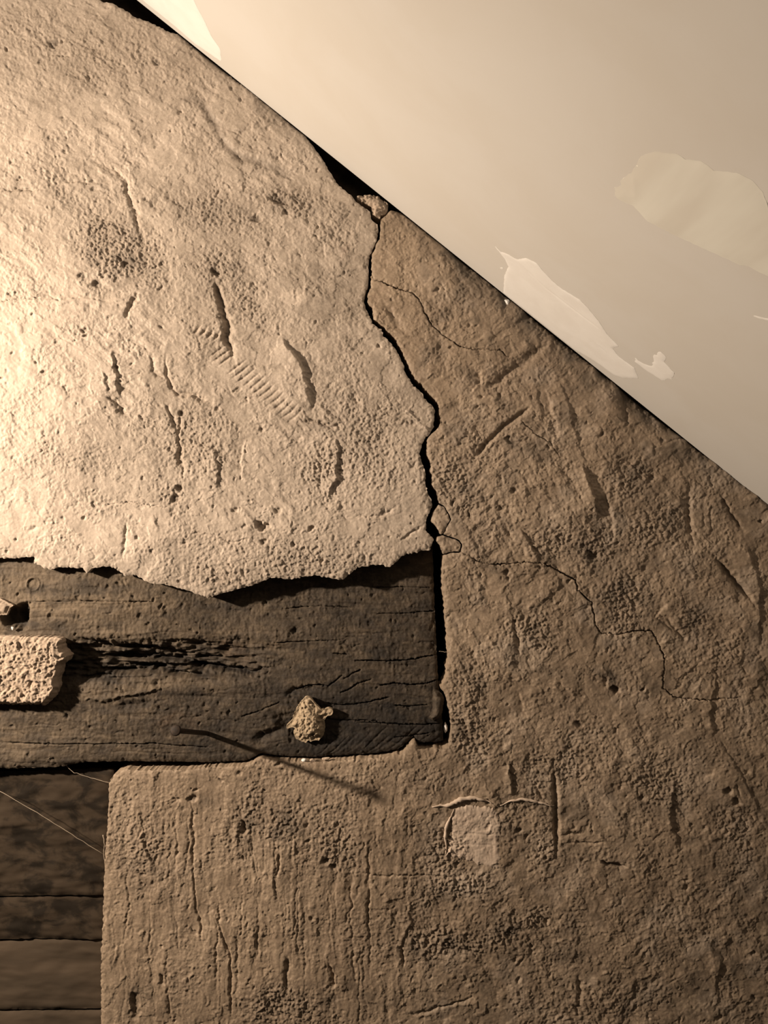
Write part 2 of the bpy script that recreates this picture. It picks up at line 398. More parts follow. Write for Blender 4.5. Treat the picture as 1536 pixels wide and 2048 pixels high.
polyL = np.concatenate([
    np.array([(-900, 1100), (-900, cl(-900) + 1.2)]), resample(void_top, 4, 0.8, 3), resample(ceil_run(354, 611, 1.2), 6), resample(void_mid, 4, 0.7, 4),
    resample(crack_l, 3, 0.8, 5), resample(edge_l, 3, 1.0, 6)])
polyR = np.concatenate([
    resample(ceil_run(801, 1560, 1.3), 6), np.array([(2300, cl(2300) + 1.3), (2300, 2700), (200, 2700)]),
    resample(block_top[::-1], 3.5, 0.9, 7), resample(gap_r[::-1], 3.5, 0.8, 8), resample(flake_notch[::-1], 3, 0.3, 9), resample(crack_r[::-1], 3, 0.8, 10),
    np.array([(762, 438), (772, 430), (778.5, 422), (782, 419)])])
polyC = resample([(712.5, 391), (726, 388.5), (740.6, 386.6), (755, 388), (764, 395), (777, 404), (776, 414), (770, 424), (760.5, 428), (760, 436.5), (745, 428), (743, 411.7), (726.5, 402.3), (714, 396)], 3, 0.7, 12, True)
polyA = resample([(866, 1026), (877.5, 1008.5), (887, 1013.5), (898, 1031.4), (900.5, 1038.7), (894.5, 1049.6), (885.5, 1068.5), (880.5, 1068.5), (874, 1055), (862, 1042)], 3, 0.4, 13, True)
polyB = resample([(874, 1074), (886, 1071.3), (911, 1079.5), (917.8, 1083.2), (922, 1090), (918, 1103), (902, 1103.2), (886, 1109), (879.5, 1089.7), (873, 1082.4)], 3, 0.4, 14, True)

# ------------------------------------------------------------------ the wall sheet
def axis(lo, hi, f0, f1, st):
    mid = np.arange(f0, f1, st); a = []; x = f0; g = st
    while x > lo: g = min(g * 1.25, 45); x -= g; a.append(x)
    b = []; x = mid[-1]; g = st
    while x < hi: g = min(g * 1.25, 45); x += g; b.append(x)
    return np.concatenate([a[::-1], mid, b])
STEP = 1.55
W = Canvas(axis(-900, 2300, -12, 1548, STEP), axis(-960, 2700, -12, 2060, STEP))
X, Y = W.X, W.Y
random.seed(5)
def line_s(X, Y): return ((X - 275) * -0.6252 + Y * 0.7805)      # px below the ceiling line

# regional masks: coarse = exposed sandy coat, else floated skim
for a in [(230, 490, 95, 70, 20, .9), (250, 530, 55, 30, 0, 1), (430, 430, 110, 42, 15, .8), (440, 540, 60, 60, 0, .8), (580, 402, 55, 28, 15, .8), (660, 470, 60, 40, 30, .5),
          (480, 590, 50, 50, 0, .7), (390, 900, 80, 55, 0, .8), (380, 860, 60, 40, 0, .7), (350, 985, 35, 30, 0, .8), (640, 930, 60, 60, 0, .7), (760, 920, 90, 90, 0, .7), (600, 1120, 170, 50, 0, .8),
          (130, 920, 130, 40, 0, .5), (440, 1150, 90, 40, 0, .8), (780, 830, 50, 60, 0, .7), (900, 960, 60, 70, 0, .8), (960, 900, 60, 60, 30, .6), (940, 1010, 60, 40, 0, .6),
          (1260, 960, 50, 60, 40, .9), (1290, 1060, 45, 70, 30, .9), (1190, 1090, 60, 60, 0, .9), (1250, 1190, 60, 60, 0, .9), (1120, 1080, 50, 50, 0, .8), (1330, 1040, 50, 60, 0, .8),
          (1390, 1240, 50, 40, 40, .7), (1450, 1300, 60, 50, 0, .7), (940, 1360, 50, 60, 0, .8), (930, 1450, 40, 70, 20, .9), (960, 1510, 40, 40, 0, .7), (1060, 1260, 70, 60, 0, .5),
          (560, 1650, 60, 50, 0, .9), (500, 1640, 60, 60, 0, .6), (300, 1680, 60, 120, 0, .5), (660, 1690, 60, 60, 0, .6), (900, 1700, 60, 60, 0, .6), (930, 1770, 70, 35, 0, .9), (1090, 1700, 40, 60, 0, .8),
          (880, 1885, 80, 30, -8, 1), (1000, 1865, 70, 30, -20, 1), (1070, 1835, 35, 25, -30, 1), (1020, 1640, 40, 60, 0, .6), (1330, 1550, 90, 60, 30, .6), (1470, 1640, 60, 40, 0, .7), (1100, 1900, 90, 60, 0, .5),
          (700, 1860, 100, 80, 0, .4), (560, 2000, 80, 40, 0, .6), (860, 1560, 70, 40, 0, .5), (1150, 1500, 120, 80, 0, .5), (1350, 1830, 120, 80, 0, .4), (1010, 760, 60, 40, -30, .5), (880, 640, 50, 50, 30, .5), (1030, 860, 60, 50, 40, .6),
          (120, 130, 110, 60, 20, .4), (320, 130, 80, 50, 40, .5), (90, 330, 100, 60, 0, .4), (60, 580, 60, 40, 0, .4)]:
    W.blob(*a[:5], coarse=a[5])
W.coarse += 0.38 * sstep(0.05, 0.6, fbm(X, Y, 150, 4, 31)); W.coarse = np.clip(W.coarse, 0, 1)
smooth = 1 - np.clip(W.coarse, 0, 1)

# undulation, trowel drag and grain
right = sstep(780, 900, X); low = sstep(1480, 1600, Y) * (1 - sstep(760, 1000, X))
W.H += 2.4 * fbm(X, Y, 420, 2, 1) + 1.1 * fbm(X, Y, 130, 2, 2) + 0.45 * fbm(X, Y, 45, 2, 3)
def drag(ang, wl, along, seed):
    c, s = math.cos(math.radians(ang)), math.sin(math.radians(ang))
    u, v = W.WX * c + W.WY * s, -W.WX * s + W.WY * c
    return fbm(u / along, v, wl, 3, seed)
W.H += (1 - right) * (1 - low) * (0.50 * drag(32, 26, 5, 41) + 0.25 * drag(80, 22, 5, 42)) + right * (0.55 * drag(58, 26, 4, 43) + 0.42 * drag(-38, 30, 5, 44)) * (0.4 + 0.6 * (1 - low))
W.H += low * (0.5 * drag(90, 20, 7, 45) + 0.2 * np.abs(drag(91, 12, 12, 46)))
gr = 1.0 + 0.15 * right
cg = np.clip(W.coarse, 0, 1) ** 1.2
zone = sstep(-0.12, 0.38, fbm(X, Y, 120, 4, 55))
W.H += gr * (0.10 + 0.14 * zone + 0.25 * cg) * fbm(X, Y, 13, 2, 51) + gr * (0.04 + 0.10 * zone + 0.2 * cg) * perlin(X / 5.2, Y / 5.2, 52)
# discrete sand grains where the float has torn the skim
def grains(wl, seed, lo, hi): return sstep(lo, hi, perlin(W.X / wl, W.Y / wl, seed))
W.H += gr * cg * (1.15 * grains(8.5, 53, -0.10, 0.28) + 0.75 * grains(5.0, 54, -0.05, 0.33) - 0.9)
gm = sstep(0.0, 0.45, fbm(X, Y, 70, 3, 56)) * (1 - cg)
W.H += gm * (0.42 * grains(7.5, 57, 0.05, 0.35) + 0.22 * grains(4.6, 58, 0.05, 0.4))
patchy = sstep(0.1, 0.5, fbm(X, Y, 60, 3, 61))
W.H += 0.4 * patchy * np.abs(fbm(X, Y, 18, 2, 62)) * (0.5 + 0.8 * right)
flk = sstep(0.03, 0.08, fbm(W.WX, W.WY, 85, 5, 63, 0.6)); W.H += 0.5 * flk              # thin skim coat with torn edges
flk2 = sstep(0.18, 0.23, fbm(W.WX, W.WY, 48, 4, 64, 0.6)); W.H += 0.4 * flk2 * (0.5 + 0.5 * right)
# dragged tears, along the sweep of the float
tear = (1 - right) * (1 - low) * drag(34, 20, 3.2, 65) + right * np.where(fbm(X, Y, 200, 2, 66) > 0, drag(60, 20, 3.0, 67), drag(-42, 20, 3.2, 68)) * (1 - low) + 0.8 * low * drag(88, 17, 4.5, 69)
tz = 0.25 + 0.75 * sstep(-0.05, 0.4, fbm(X, Y, 150, 3, 73)); W.H += tz * (0.5 * sstep(0.12, 0.22, tear) - 0.4 * sstep(-0.2, -0.32, tear))
W.stain += 0.16 * sstep(0.15, 0.7, fbm(X, Y, 110, 4, 71)) * (0.5 + 0.8 * right) + 0.08 * (1 - flk) * right
W.stain += 0.34 * sstep(0.2, 0.6, fbm(X, Y, 55, 3, 72)) * (0.25 + 0.75 * right)
mott = 0.5 + 0.9 * fbm(X, Y, 40, 4, 74, 0.7)
W.pale += 0.14 * sstep(0.15, 0.55, fbm(X, Y, 90, 4, 75)) * right

for a in [(230, 500, 80, 55, 15, .34), (250, 525, 45, 28, 0, .4), (430, 430, 90, 35, 15, .28), (580, 410, 60, 30, 20, .3), (660, 560, 40, 50, 0, .2), (450, 545, 50, 50, 0, .25), (645, 790, 40, 60, 0, .25), (640, 850, 60, 14, 5, .35),
          (1260, 955, 50, 55, 40, .5), (1330, 1030, 60, 60, 40, .4), (1190, 1060, 35, 70, 0, .5), (1200, 1110, 60, 40, 20, .5), (1240, 1190, 60, 50, 20, .5), (1190, 1230, 40, 60, 30, .4), (1220, 1350, 50, 30, 0, .55), (1310, 1365, 40, 30, 0, .4),
          (1390, 1240, 50, 40, 40, .4), (1120, 1330, 60, 100, 0, .22), (1060, 880, 60, 40, 40, .3), (1020, 880, 20, 20, 0, .45), (560, 1650, 60, 45, 0, .5), (490, 1660, 20, 40, 0, .45), (1130, 780, 60, 20, -20, .4),
          (880, 1890, 90, 30, -8, .5), (1010, 1860, 70, 25, -20, .4), (1480, 1600, 60, 40, 20, .5), (1480, 1750, 120, 160, 0, .35), (1440, 1950, 160, 140, 0, .35), (1180, 1720, 60, 60, 0, .3), (1350, 1500, 90, 50, 20, .3), (930, 1440, 40, 80, 10, .35),
          (400, 1600, 30, 14, 10, .35), (300, 1740, 80, 60, 0, .25), (280, 2000, 40, 60, 0, .4), (700, 1990, 160, 40, 0, .3), (960, 1990, 120, 60, -10, .3), (780, 1720, 60, 60, 0, .2), (660, 1730, 60, 30, 0, .25), (1520, 1300, 30, 80, 0, .4), (1060, 1190, 40, 60, 0, .2)]:  # short shadow on the lower block painted in as one blob
    R_ = max(a[2], a[3]) * 2.4; w_ = W.win(a[0] - R_, a[0] + R_, a[1] - R_, a[1] + R_)
    keep = W.stain[w_].copy(); W.blob(*a[:5], stain=1.0); g_ = np.where(W.stain[w_] > keep, W.stain[w_], 0)
    W.stain[w_] = np.maximum(keep, keep * 0.5 + 1.35 * a[5] * g_ * np.clip(mott[w_], 0, 1.3))
# random pits, nicks and scratches
rs = random.Random(11)
for _ in range(1500):
    x, y = rs.uniform(-10, 1546), rs.uniform(-10, 2058)
    if line_s(x, y) < 4: continue
    r = rs.choice([1.8, 2, 2.2, 2.6, 3, 3.4, 4.4]) * rs.uniform(0.8, 1.2)
    W.pit(x, y, r, rs.uniform(0.3, 0.9) * r * 0.45, stain=rs.choice([0, 0.1, 0.25, 0.35]))
for _ in range(560):
    x, y = rs.uniform(-10, 1546), rs.uniform(-10, 2058)
    if line_s(x, y) < 8: continue
    if x < 760 and y > 1520: ang = 90 + rs.gauss(0, 7)
    elif x < 830: ang = rs.choice([30, 38, 75, 85, 150]) + rs.gauss(0, 12)
    else: ang = rs.choice([55, 65, 80, -40, -50, 35]) + rs.gauss(0, 12)
    L = rs.uniform(8, 46); c, s = math.cos(math.radians(ang)) * L, math.sin(math.radians(ang)) * L
    if s < 0: c, s = -c, -s
    pts = [(x, y), (x + c * .5 + rs.gauss(0, 2), y + s * .5), (x + c, y + s)]
    k = rs.random()
    if k < 0.45: W.groove(pts, rs.uniform(1.6, 3.2), rs.uniform(0.4, 1.1), 0.4)
    elif k < 0.62: W.groove(pts, rs.uniform(1.6, 3), -rs.uniform(0.3, 0.8), 0.4)
    else: W.step(pts, rs.choice([1, 1, -1]) * rs.uniform(0.5, 1.3), rs.uniform(8, 20), 1.2, 0.3, 0.35)
for _ in range(46):                                          # long trowel lines down the lower block
    x = rs.uniform(225, 760); y = rs.uniform(1570, 1900); L = rs.uniform(60, 260)
    W.groove([(x, y), (x + rs.gauss(0, 4), y + L * .5), (x + rs.gauss(0, 6), y + L)], rs.uniform(1.5, 2.6), rs.uniform(0.4, 1.1), 0.3)

# marks that can be read in the plaster: grooves, many with shade painted in
def G(pts, w, depth, *a, **k): W.groove(pts, w, depth * 1.3, *a, **k)
G([(352, 196), (378, 198), (408, 206), (424, 232), (436, 262), (452, 290), (480, 316), (520, 325), (560, 340), (592, 362)], 7.5, 1.5, 0.1, stain=0.42)
G([(425, 560), (440, 600), (452, 640), (455, 680), (467, 712)], 6.5, 4.6, 0.15, stain=0.35)
G([(276, 580), (266, 604), (244, 642)], 4, 2.6, 0.2, stain=0.2)
G([(0, 376), (40, 378), (82, 383)], 2.5, 1.6, 0.3, stain=0.2)
G([(244, 340), (258, 392), (270, 430), (283, 480)], 5, 1.9, 0.2)
G([(210, 792), (232, 806), (256, 836)], 3, 2.0, 0.25, stain=0.3)
G([(334, 708), (331, 756), (347, 782), (390, 790), (432, 806)], 4, 2.1, 0.2)
G([(302, 705), (306, 742), (330, 766)], 4, 1.6, 0.2)
G([(356, 832), (358, 872), (366, 960)], 3.5, 2.0, 0.15)
G([(330, 804), (345, 842), (352, 860)], 4, 1.8, 0.2)
G([(360, 1062), (420, 1070), (462, 1086), (525, 1075)], 1.6, 0.8, 0.2)
G([(75, 1050), (60, 1062)], 3, 1.2); G([(256, 1040), (250, 1080), (244, 1120)], 3.5, 1.2)
G([(600, 838), (640, 846), (690, 856)], 3.5, 2.0, 0.2, stain=0.2)
G([(80, 110), (150, 111)], 2.5, 1.1); G([(120, 362), (215, 364)], 3, 1.1, 0.3)
G([(1060, 815), (1008, 852), (972, 888), (950, 916)], 4.2, 3.4, 0.12, stain=0.35, warped=False)
G([(1108, 675), (1040, 728), (972, 778)], 8, 2.6, 0.2, stain=0.22)
G([(1424, 1110), (1444, 1130), (1466, 1156), (1512, 1212)], 6.5, 4.2, 0.3, stain=0.4)
G([(1026, 1232), (1034, 1270), (1036, 1316)], 5, 2.4, 0.25, stain=0.15)
G([(1108, 1530), (1112, 1590), (1113, 1650), (1115, 1726)], 5.0, 3.6, 0.25, stain=0.3, warped=False)
G([(1300, 1215), (1344, 1248), (1380, 1290)], 4, 1.6, 0.3); G([(1310, 1232), (1350, 1262)], 3, 1.4)
G([(575, 1912), (574, 1986)], 5, 2.8, 0.2, stain=0.3); G([(487, 1640), (486, 1672)], 6, 3.0, 0.3, stain=0.4)
G([(437, 1800), (440, 1850), (462, 1920), (464, 2040)], 2.5, 1.6, 0.1); G([(384, 1600), (386, 1740), (405, 1890)], 2.2, 1.3, 0.1)
G([(560, 1700), (556, 1760)], 3, 2.0, stain=0.3); G([(325, 1940), (325, 1980)], 5, 1.6, stain=0.2); G([(270, 1980), (270, 2048)], 7, 2.4, stain=0.4)
G([(1125, 1672), (1165, 1668)], 2, 1.4); G([(1130, 1688), (1220, 1683)], 2, 1.4)
G([(810, 2030), (870, 2018), (960, 1990)], 3, 1.4, 0.2); G([(700, 1745), (760, 1750), (880, 1752)], 2, 1.0)
G([(1160, 1950), (1156, 2030)], 4, 1.6, 0.2); G([(808, 1890), (806, 1935)], 3, 2.0, stain=0.3)
G([(1290, 900), (1450, 850)], 2, 0.8); G([(1375, 960), (1378, 1040), (1388, 1100)], 4, 1.8, 0.25)
G([(1440, 985), (1455, 1020), (1490, 1062)], 3.4, 2.2, 0.2, stain=0.3); G([(1420, 1000), (1422, 1080)], 2, 1.0)
G([(800, 1006), (770, 1030), (700, 1036)], 2.4, 1.0); G([(850, 1050), (796, 1084)], 2, 1.3, stain=0.2)
G([(830, 800), (812, 830), (866, 868)], 1.8, -0.8, 0.2, pale=0.25); G([(866, 868), (800, 812)], 1.6, -0.7, 0.2, pale=0.3)
G([(885, 810), (930, 815), (1000, 832)], 9, 1.6, 0.3, stain=0.15); G([(768, 600), (790, 640), (815, 670)], 7, 1.6, 0.3, stain=0.12)
G([(1240, 770), (1250, 800), (1255, 860)], 3, 1.5); G([(870, 620), (880, 700), (895, 740)], 10, 1.2, 0.3, stain=0.25)
# steps (torn edges of a coat)
def P(pts, amp, *a, **k): W.step(pts, amp * 1.4, *a, **k)
P([(563, 676), (588, 708), (606, 742), (618, 790), (626, 822)], 2.6, 26, 2.0, 0.4, 0.15)
P([(672, 880), (676, 912), (673, 960), (655, 996)], 2.0, 18, 1.2, 0.5, 0.15)
P([(370, 904), (400, 889), (430, 900), (437, 930), (438, 985)], 1.2, 16, 1.2, 0.5, 0.15)
P([(486, 880), (482, 930), (486, 955)], -1.1, 14)
P([(180, 318), (212, 326), (240, 345), (250, 362)], -1.8, 16, 1.2, 0.5)
P([(225, 700), (232, 742), (240, 800)], 1.6, 16, 1.2, 0.5); P([(217, 790), (212, 760), (206, 740)][::-1], 1.3, 14)
P([(1164, 930), (1186, 985), (1196, 1044)], 2.4, 22, 1.3, 0.6, 0.15); P([(1210, 985), (1222, 1020), (1230, 1080)], -1.5, 20)
P([(1008, 1040), (1030, 1080), (1066, 1122)], -1.5, 16, 1.2, .5); P([(1040, 1055), (1070, 1105), (1080, 1130)], 1.6, 18, 1.3, 0.5)
P([(1120, 760), (1140, 830), (1165, 900)], 1.0, 26); P([(1090, 770), (1110, 830), (1120, 880)], -1.0, 22); P([(1068, 770), (1090, 850)], 0.9, 16)
P([(1372, 990), (1378, 1030), (1400, 1080)], -1.2, 18); P([(1018, 1528), (1022, 1560), (1026, 1592)], 2.4, 8, 1.2, 0.8, 0.1)
P([(1076, 1560), (1084, 1590), (1096, 1606)], -1.4, 10); P([(1120, 1360), (1148, 1398)], -1.2, 14); P([(1210, 1346), (1216, 1382)], -1.8, 8)
P([(1490, 1080), (1520, 1180), (1516, 1300)], 1.3, 24); P([(1340, 1200), (1310, 1240)], -1.0, 14); P([(920, 1420), (945, 1470), (975, 1530)], -1.3, 20)
P([(1040, 1380), (1055, 1440)], -1.0, 16); P([(1435, 1350), (1420, 1420), (1430, 1480)], 1.2, 26); P([(1440, 1480), (1520, 1620)], 0.8, 26)
P([(940, 790), (960, 760), (965, 735)][::-1], -1.2, 12); P([(880, 560), (900, 600)], -1.0, 14); P([(1140, 1560), (1190, 1580), (1240, 1640)], -0.8, 20)
P([(1350, 1560), (1340, 1640), (1360, 1700)], 1.6, 26, 2.0, .4); P([(1440, 1920), (1430, 1990)], 1.0, 26); P([(820, 1840), (800, 1900)], 1.2, 16)
P([(700, 1740), (710, 1790)], -1.3, 14); P([(660, 1920), (672, 1950), (668, 1980)], -1.8, 10, 1.2, .6); P([(280, 1600), (285, 1680), (310, 1740)], 1.0, 22)
P([(60, 605), (160, 598), (230, 610)], 0.8, 30); P([(100, 520), (200, 560), (250, 590)], -0.8, 18)
# comb marks of a notched float
for k in range(17):
    t = k / 16.0; x, y = 432 + 160 * t, 704 + 128 * t
    if k in (3,): continue
    G([(x - 22 + 4 * rs.random(), y + 14), (x, y), (x + 24 * (1 - 0.35 * t), y - 17)], 2.1, 1.05 - 0.35 * t, 0.3, warped=False)
for k in range(5): G([(386 + 13 * k, 668 + 5 * k), (402 + 13 * k, 652 + 4 * k)], 2.8, 1.5, 0.3, warped=False)
# flat skim patches
for a in [(590, 596, 28, 14, 10, 0.9, 0.5), (130, 610, 110, 14, -3, 0.7, 0.25), (560, 620, 26, 70, -25, 0.5, 0.15), (340, 470, 22, 70, -8, 0.6, 0.12), (460, 690, 40, 70, 0, 0.2, 0.05), (1400, 1890, 35, 18, -20, 0.2, 0.22)]:
    W.blob(*a[:5], h=a[5], pale=a[6], hard=0.35)
W.blob(30, 770, 130, 260, 0, h=0.5, pale=0.5); W.blob(120, 1060, 260, 90, 0, pale=0.42); W.blob(600, 1010, 300, 150, 0, pale=0.40)  # lamp's hot spot at left painted pale; lower coat itself paler
# holes with shade painted in; one marks a short shadow
for x, y, r, d in [(431, 546, 8, 4), (107, 90, 8, 2.2), (552, 398, 10, 3.2), (566, 404, 9, 3), (572, 422, 6, 2.5), (520, 1052, 9, 4), (532, 1054, 7, 3.4), (526, 1082, 5, 3), (622, 1058, 6, 2.6), (588, 1088, 6, 2),
                   (556, 1022, 7, 2), (196, 570, 9, 2.2), (163, 553, 7, 2), (250, 528, 9, 3), (235, 518, 7, 2.4), (1230, 1379, 8, 6), (1283, 1378, 4.5, 5), (358, 976, 8, 3), (350, 996, 8, 2.6), (512, 438, 9, 2.4), (312, 124, 7, 2),
                   (170, 660, 6, 2), (172, 672, 5, 2), (232, 735, 6, 2.4), (362, 828, 7, 2.6), (1454, 1582, 9, 3.4), (1472, 1600, 8, 3.0), (1185, 1112, 9, 3.5), (1158, 1448, 7, 2.4), (1040, 1662, 7, 3), (1205, 868, 6, 2),
                   (886, 1462, 5, 2), (1022, 880, 9, 2.6), (1000, 1016, 8, 2.6), (1028, 982, 7, 2.2), (905, 1006, 4.5, 2.6), (938, 1032, 3.4, 3), (1302, 958, 8, 2.4), (384, 1598, 10, 2.6), (655, 1724, 7, 3), (668, 1735, 6, 2.6), (618, 1680, 4, 2.4),
                   (574, 1650, 6, 2.4), (1518, 1041, 4, 3), (1325, 882, 6, 2), (873, 578, 5, 2), (1284, 1598, 6, 2.2), (485, 1720, 4, 2), (1010, 1145, 6, 2)]:
    W.blob(x, y, r, r * 0.75, rs.uniform(-40, 40), -d, stain=0.55, hard=0.4)
W.blob(1228, 1728, 22, 5, 12, -4.5, stain=0.6, hard=0.4)
W.blob(930, 1768, 48, 26, 10, pale=0.3); W.blob(965, 1748, 30, 18, 0, pale=0.3); W.blob(1085, 1690, 18, 40, 0, pale=0.15)
# putty bed on the right wall
W.blob(948, 1672, 56, 66, 0, h=-0.6, hard=0.2)
# receding strip under the ceiling boards, dirt and ambient shade painted in
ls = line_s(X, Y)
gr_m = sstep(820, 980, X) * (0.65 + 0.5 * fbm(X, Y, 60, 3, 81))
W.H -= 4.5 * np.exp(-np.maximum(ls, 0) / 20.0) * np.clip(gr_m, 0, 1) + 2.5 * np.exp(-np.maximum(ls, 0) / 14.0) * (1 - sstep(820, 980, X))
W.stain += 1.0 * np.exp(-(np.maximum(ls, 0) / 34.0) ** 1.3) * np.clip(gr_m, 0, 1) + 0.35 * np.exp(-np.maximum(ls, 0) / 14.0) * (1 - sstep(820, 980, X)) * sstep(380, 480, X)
W.blob(1295, 825, 56, 28, 38, h=-5, stain=0.95); W.blob(1245, 785, 20, 18, 38, stain=0.7); W.blob(1255, 788, 24, 20, 38, h=-2, stain=0.5); W.blob(1245, 840, 18, 26, 20, h=-1.6, stain=0.25)  # darker patches at the ceiling joint: dirt with ambient shade painted in
W.blob(520, 215, 22, 14, 38, stain=0.4); W.blob(905, 500, 26, 16, 38, stain=0.35); W.blob(1080, 655, 50, 16, 38, stain=0.35)
W.H += sstep(1380, 1520, X) * 3.0 * np.exp(-np.maximum(ls, 0) / 40.0)
W.H -= 10 * sstep(30, 0, np.hypot(X - 700, Y - 398) - 4) * 0
W.H = np.clip(W.H, -9.5, 6)
# hairline cracks
crk = W.crack
crk([(742.5, 556), (768, 564), (800, 577), (825, 585), (843, 605), (852, 630), (865, 650), (893, 675), (920, 692), (950, 699), (970, 698), (1000, 700), (1020, 713)], 4.5, 21)
crk([(919.5, 1104.5), (933, 1110), (955, 1122.5), (975, 1127), (997, 1129), (1048, 1125), (1088, 1127.5), (1128, 1147.5), (1150, 1160), (1155, 1180), (1183, 1205), (1193, 1255), (1203, 1267), (1233, 1270),
     (1268, 1262), (1305, 1262), (1313, 1280), (1328, 1310), (1325, 1375), (1350, 1395), (1418, 1400), (1483, 1395)], 5.0, 22, lift=0.5)
crk([(1088, 1127), (1120, 1143), (1150, 1160)], 3.0, 29)
crk([(1040, 840), (1070, 868), (1100, 885), (1120, 915)], 2.5, 23)
crk([(0, 604), (40, 598), (80, 596)], 2.0, 24); crk([(212, 1010), (260, 1004), (330, 1016)], 1.5, 25)
W.stain = np.clip(W.stain, 0, 0.9); W.pale = np.clip(W.pale, 0, 1)

# ------------------------------------------------------------------ wall_back: rubble core with plaster coats on it
def prism(name, pts, y0, y1, mat, parent=None):
    bm = bmesh.new()
    f = [bm.verts.new((float(wx(x)), y0, float(wz(y)))) for x, y in pts]
    b = [bm.verts.new((float(wx(x)), y1, float(wz(y)))) for x, y in pts]
    bm.faces.new(f); bm.faces.new(b[::-1]); n = len(pts)
    for i in range(n): bm.faces.new((f[i], b[i], b[(i + 1) % n], f[(i + 1) % n]))
    bmesh.ops.triangulate(bm, faces=bm.faces[:]); bmesh.ops.recalc_face_normals(bm, faces=bm.faces[:])
    me = bpy.data.meshes.new(name); bm.to_mesh(me); bm.free()
    return link(name, me, parent, mat)
wall = prism('wall_back', [(-900, cl(-900) - 220), (2295, cl(2295) - 220), (2295, 2695), (219, 2695), (219, 1580), (912, 1580), (912, 1062), (-900, 1062)], 0.034, 0.20, M_core)
tag(wall, 'old plastered wall with a long open crack under a sloping ceiling', kind='structure')
def backL(x, y):
    t = np.interp(x, [-900, 220, 300, 420, 900], [-6, -7, -9, -19, -21])
    return np.where(y > 1040, t, -33.0)
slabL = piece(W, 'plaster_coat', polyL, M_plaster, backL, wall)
slabL['label'] = 'sunlit-looking pale plaster coat left of the big crack'
slabL['label'] = 'pale rough plaster coat left of the big crack, ragged along the timber'
def backR(x, y): return np.where((x < 235) & (y > 1570), -74.0, np.where((x < 920) & (y > 1080), -33.0, -33.0))
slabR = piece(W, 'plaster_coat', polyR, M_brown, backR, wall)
slabR['label'] = 'brown scratched plaster coat right of the big crack and below the timber'
def tilt(ax, ay, off, x0, y0): return lambda X, Y, d, H: H + off + ax * (X - x0) + ay * (Y - y0)
fc = piece(W, 'plaster_flake', polyC, M_break, -33, wall, lambda X, Y, d, H: np.maximum(H, -4) - 2.0 + 0.8 * sstep(-.1, .3, perlin(X / 8, Y / 8, 91)) + 0.5 * perlin(X / 4.5, Y / 4.5, 92) - 1.6 * sstep(-.03, .05, fbm(X, Y, 26, 3, 93)) + 1.6 * sstep(0, 9, d))
fc['label'] = 'loose plaster flake wedged at the top of the crack'
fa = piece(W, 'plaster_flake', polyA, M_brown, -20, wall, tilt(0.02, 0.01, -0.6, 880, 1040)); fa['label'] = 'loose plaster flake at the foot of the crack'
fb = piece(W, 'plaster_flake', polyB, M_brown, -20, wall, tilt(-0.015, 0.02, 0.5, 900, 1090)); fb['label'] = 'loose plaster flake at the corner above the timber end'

# ------------------------------------------------------------------ ceiling: sloping plasterboard
t3 = np.array([0.7805, 0, -0.6252]); n3 = np.array([0.6252, 0, 0.7805]); c3 = np.array([0, 0, Z0])
s0 = (275 - CX) * 0.6252 + (0 - CY) * -0.7805
def ceil_pt(a, y, h=0.0):         # a: metres along the line, y: world Y, h: metres below the face
    a = np.asarray(a, float); y = np.asarray(y, float); h = np.asarray(h, float)
    return c3 + np.multiply.outer(a, t3) + np.multiply.outer(s0 * S - h, n3) + np.multiply.outer(y, np.array([0, 1.0, 0]))
bm = bmesh.new()
vs8 = [bm.verts.new(ceil_pt(a, y, h)) for a in (-1.5, 1.6) for y in (0.0015, -1.7) for h in (0.0, -0.0125)]
for f in ((0, 2, 6, 4), (1, 5, 7, 3), (0, 4, 5, 1), (2, 3, 7, 6), (0, 1, 3, 2), (4, 6, 7, 5)): bm.faces.new([vs8[i] for i in f])
bmesh.ops.recalc_face_normals(bm, faces=bm.faces[:])
me = bpy.data.meshes.new('ceiling'); bm.to_mesh(me); bm.free()
ceiling = tag(link('ceiling', me, None, M_ceiling), 'smooth sloping plasterboard ceiling with smears of white filler', kind='structure')
def to_ceiling(pts):
    out = []
    for x, y in pts:
        s = (x - CX) * 0.6252 - (y - CY) * 0.7805; a = (x - CX) * 0.7805 + (y - CY) * 0.6252
        k = s0 / s; out.append((a * k, (1 - k) * D / S))        # both in px units on the board
    return np.array(out)
def ceil_map(px, py, hmm): return ceil_pt(px * S, -py * S, hmm * 0.001)
def smear(pts, mat, thick, ridges=(), st=1.6, seed=1, soft=3.0, label=None, jit=0.5):
    P2 = to_ceiling(pts); a0, b0 = P2.min(0) - 6; a1, b1 = P2.max(0) + 6
    st = max(st, (a1 - a0) / 260, (b1 - b0) / 260)
    cv = Canvas(np.arange(a0, a1, st), np.arange(b0, b1, st), 0.4)
    cv.H += thick + 0.04 * fbm(cv.X, cv.Y, 40, 2, seed)
    for r, w, dpt in ridges: cv.groove(to_ceiling(r), w, dpt, 0.15, warped=False)
    p = []
    for i in range(len(P2)):
        a, b = P2[i], P2[(i + 1) % len(P2)]; n = max(1, int(np.hypot(*(b - a)) / 5))
        for k in range(n): p.append(a + (b - a) * k / n)
    rr = np.random.RandomState(seed); p = np.array(p) + rr.normal(size=(len(p), 2)) * jit
    o = piece(cv, 'filler_smear', p, mat, 0.02, ceiling, mapper=ceil_map, round_px=soft, round_mm=thick * 0.95, attrs=False, minmm=0.04)
    o['label'] = label; return o
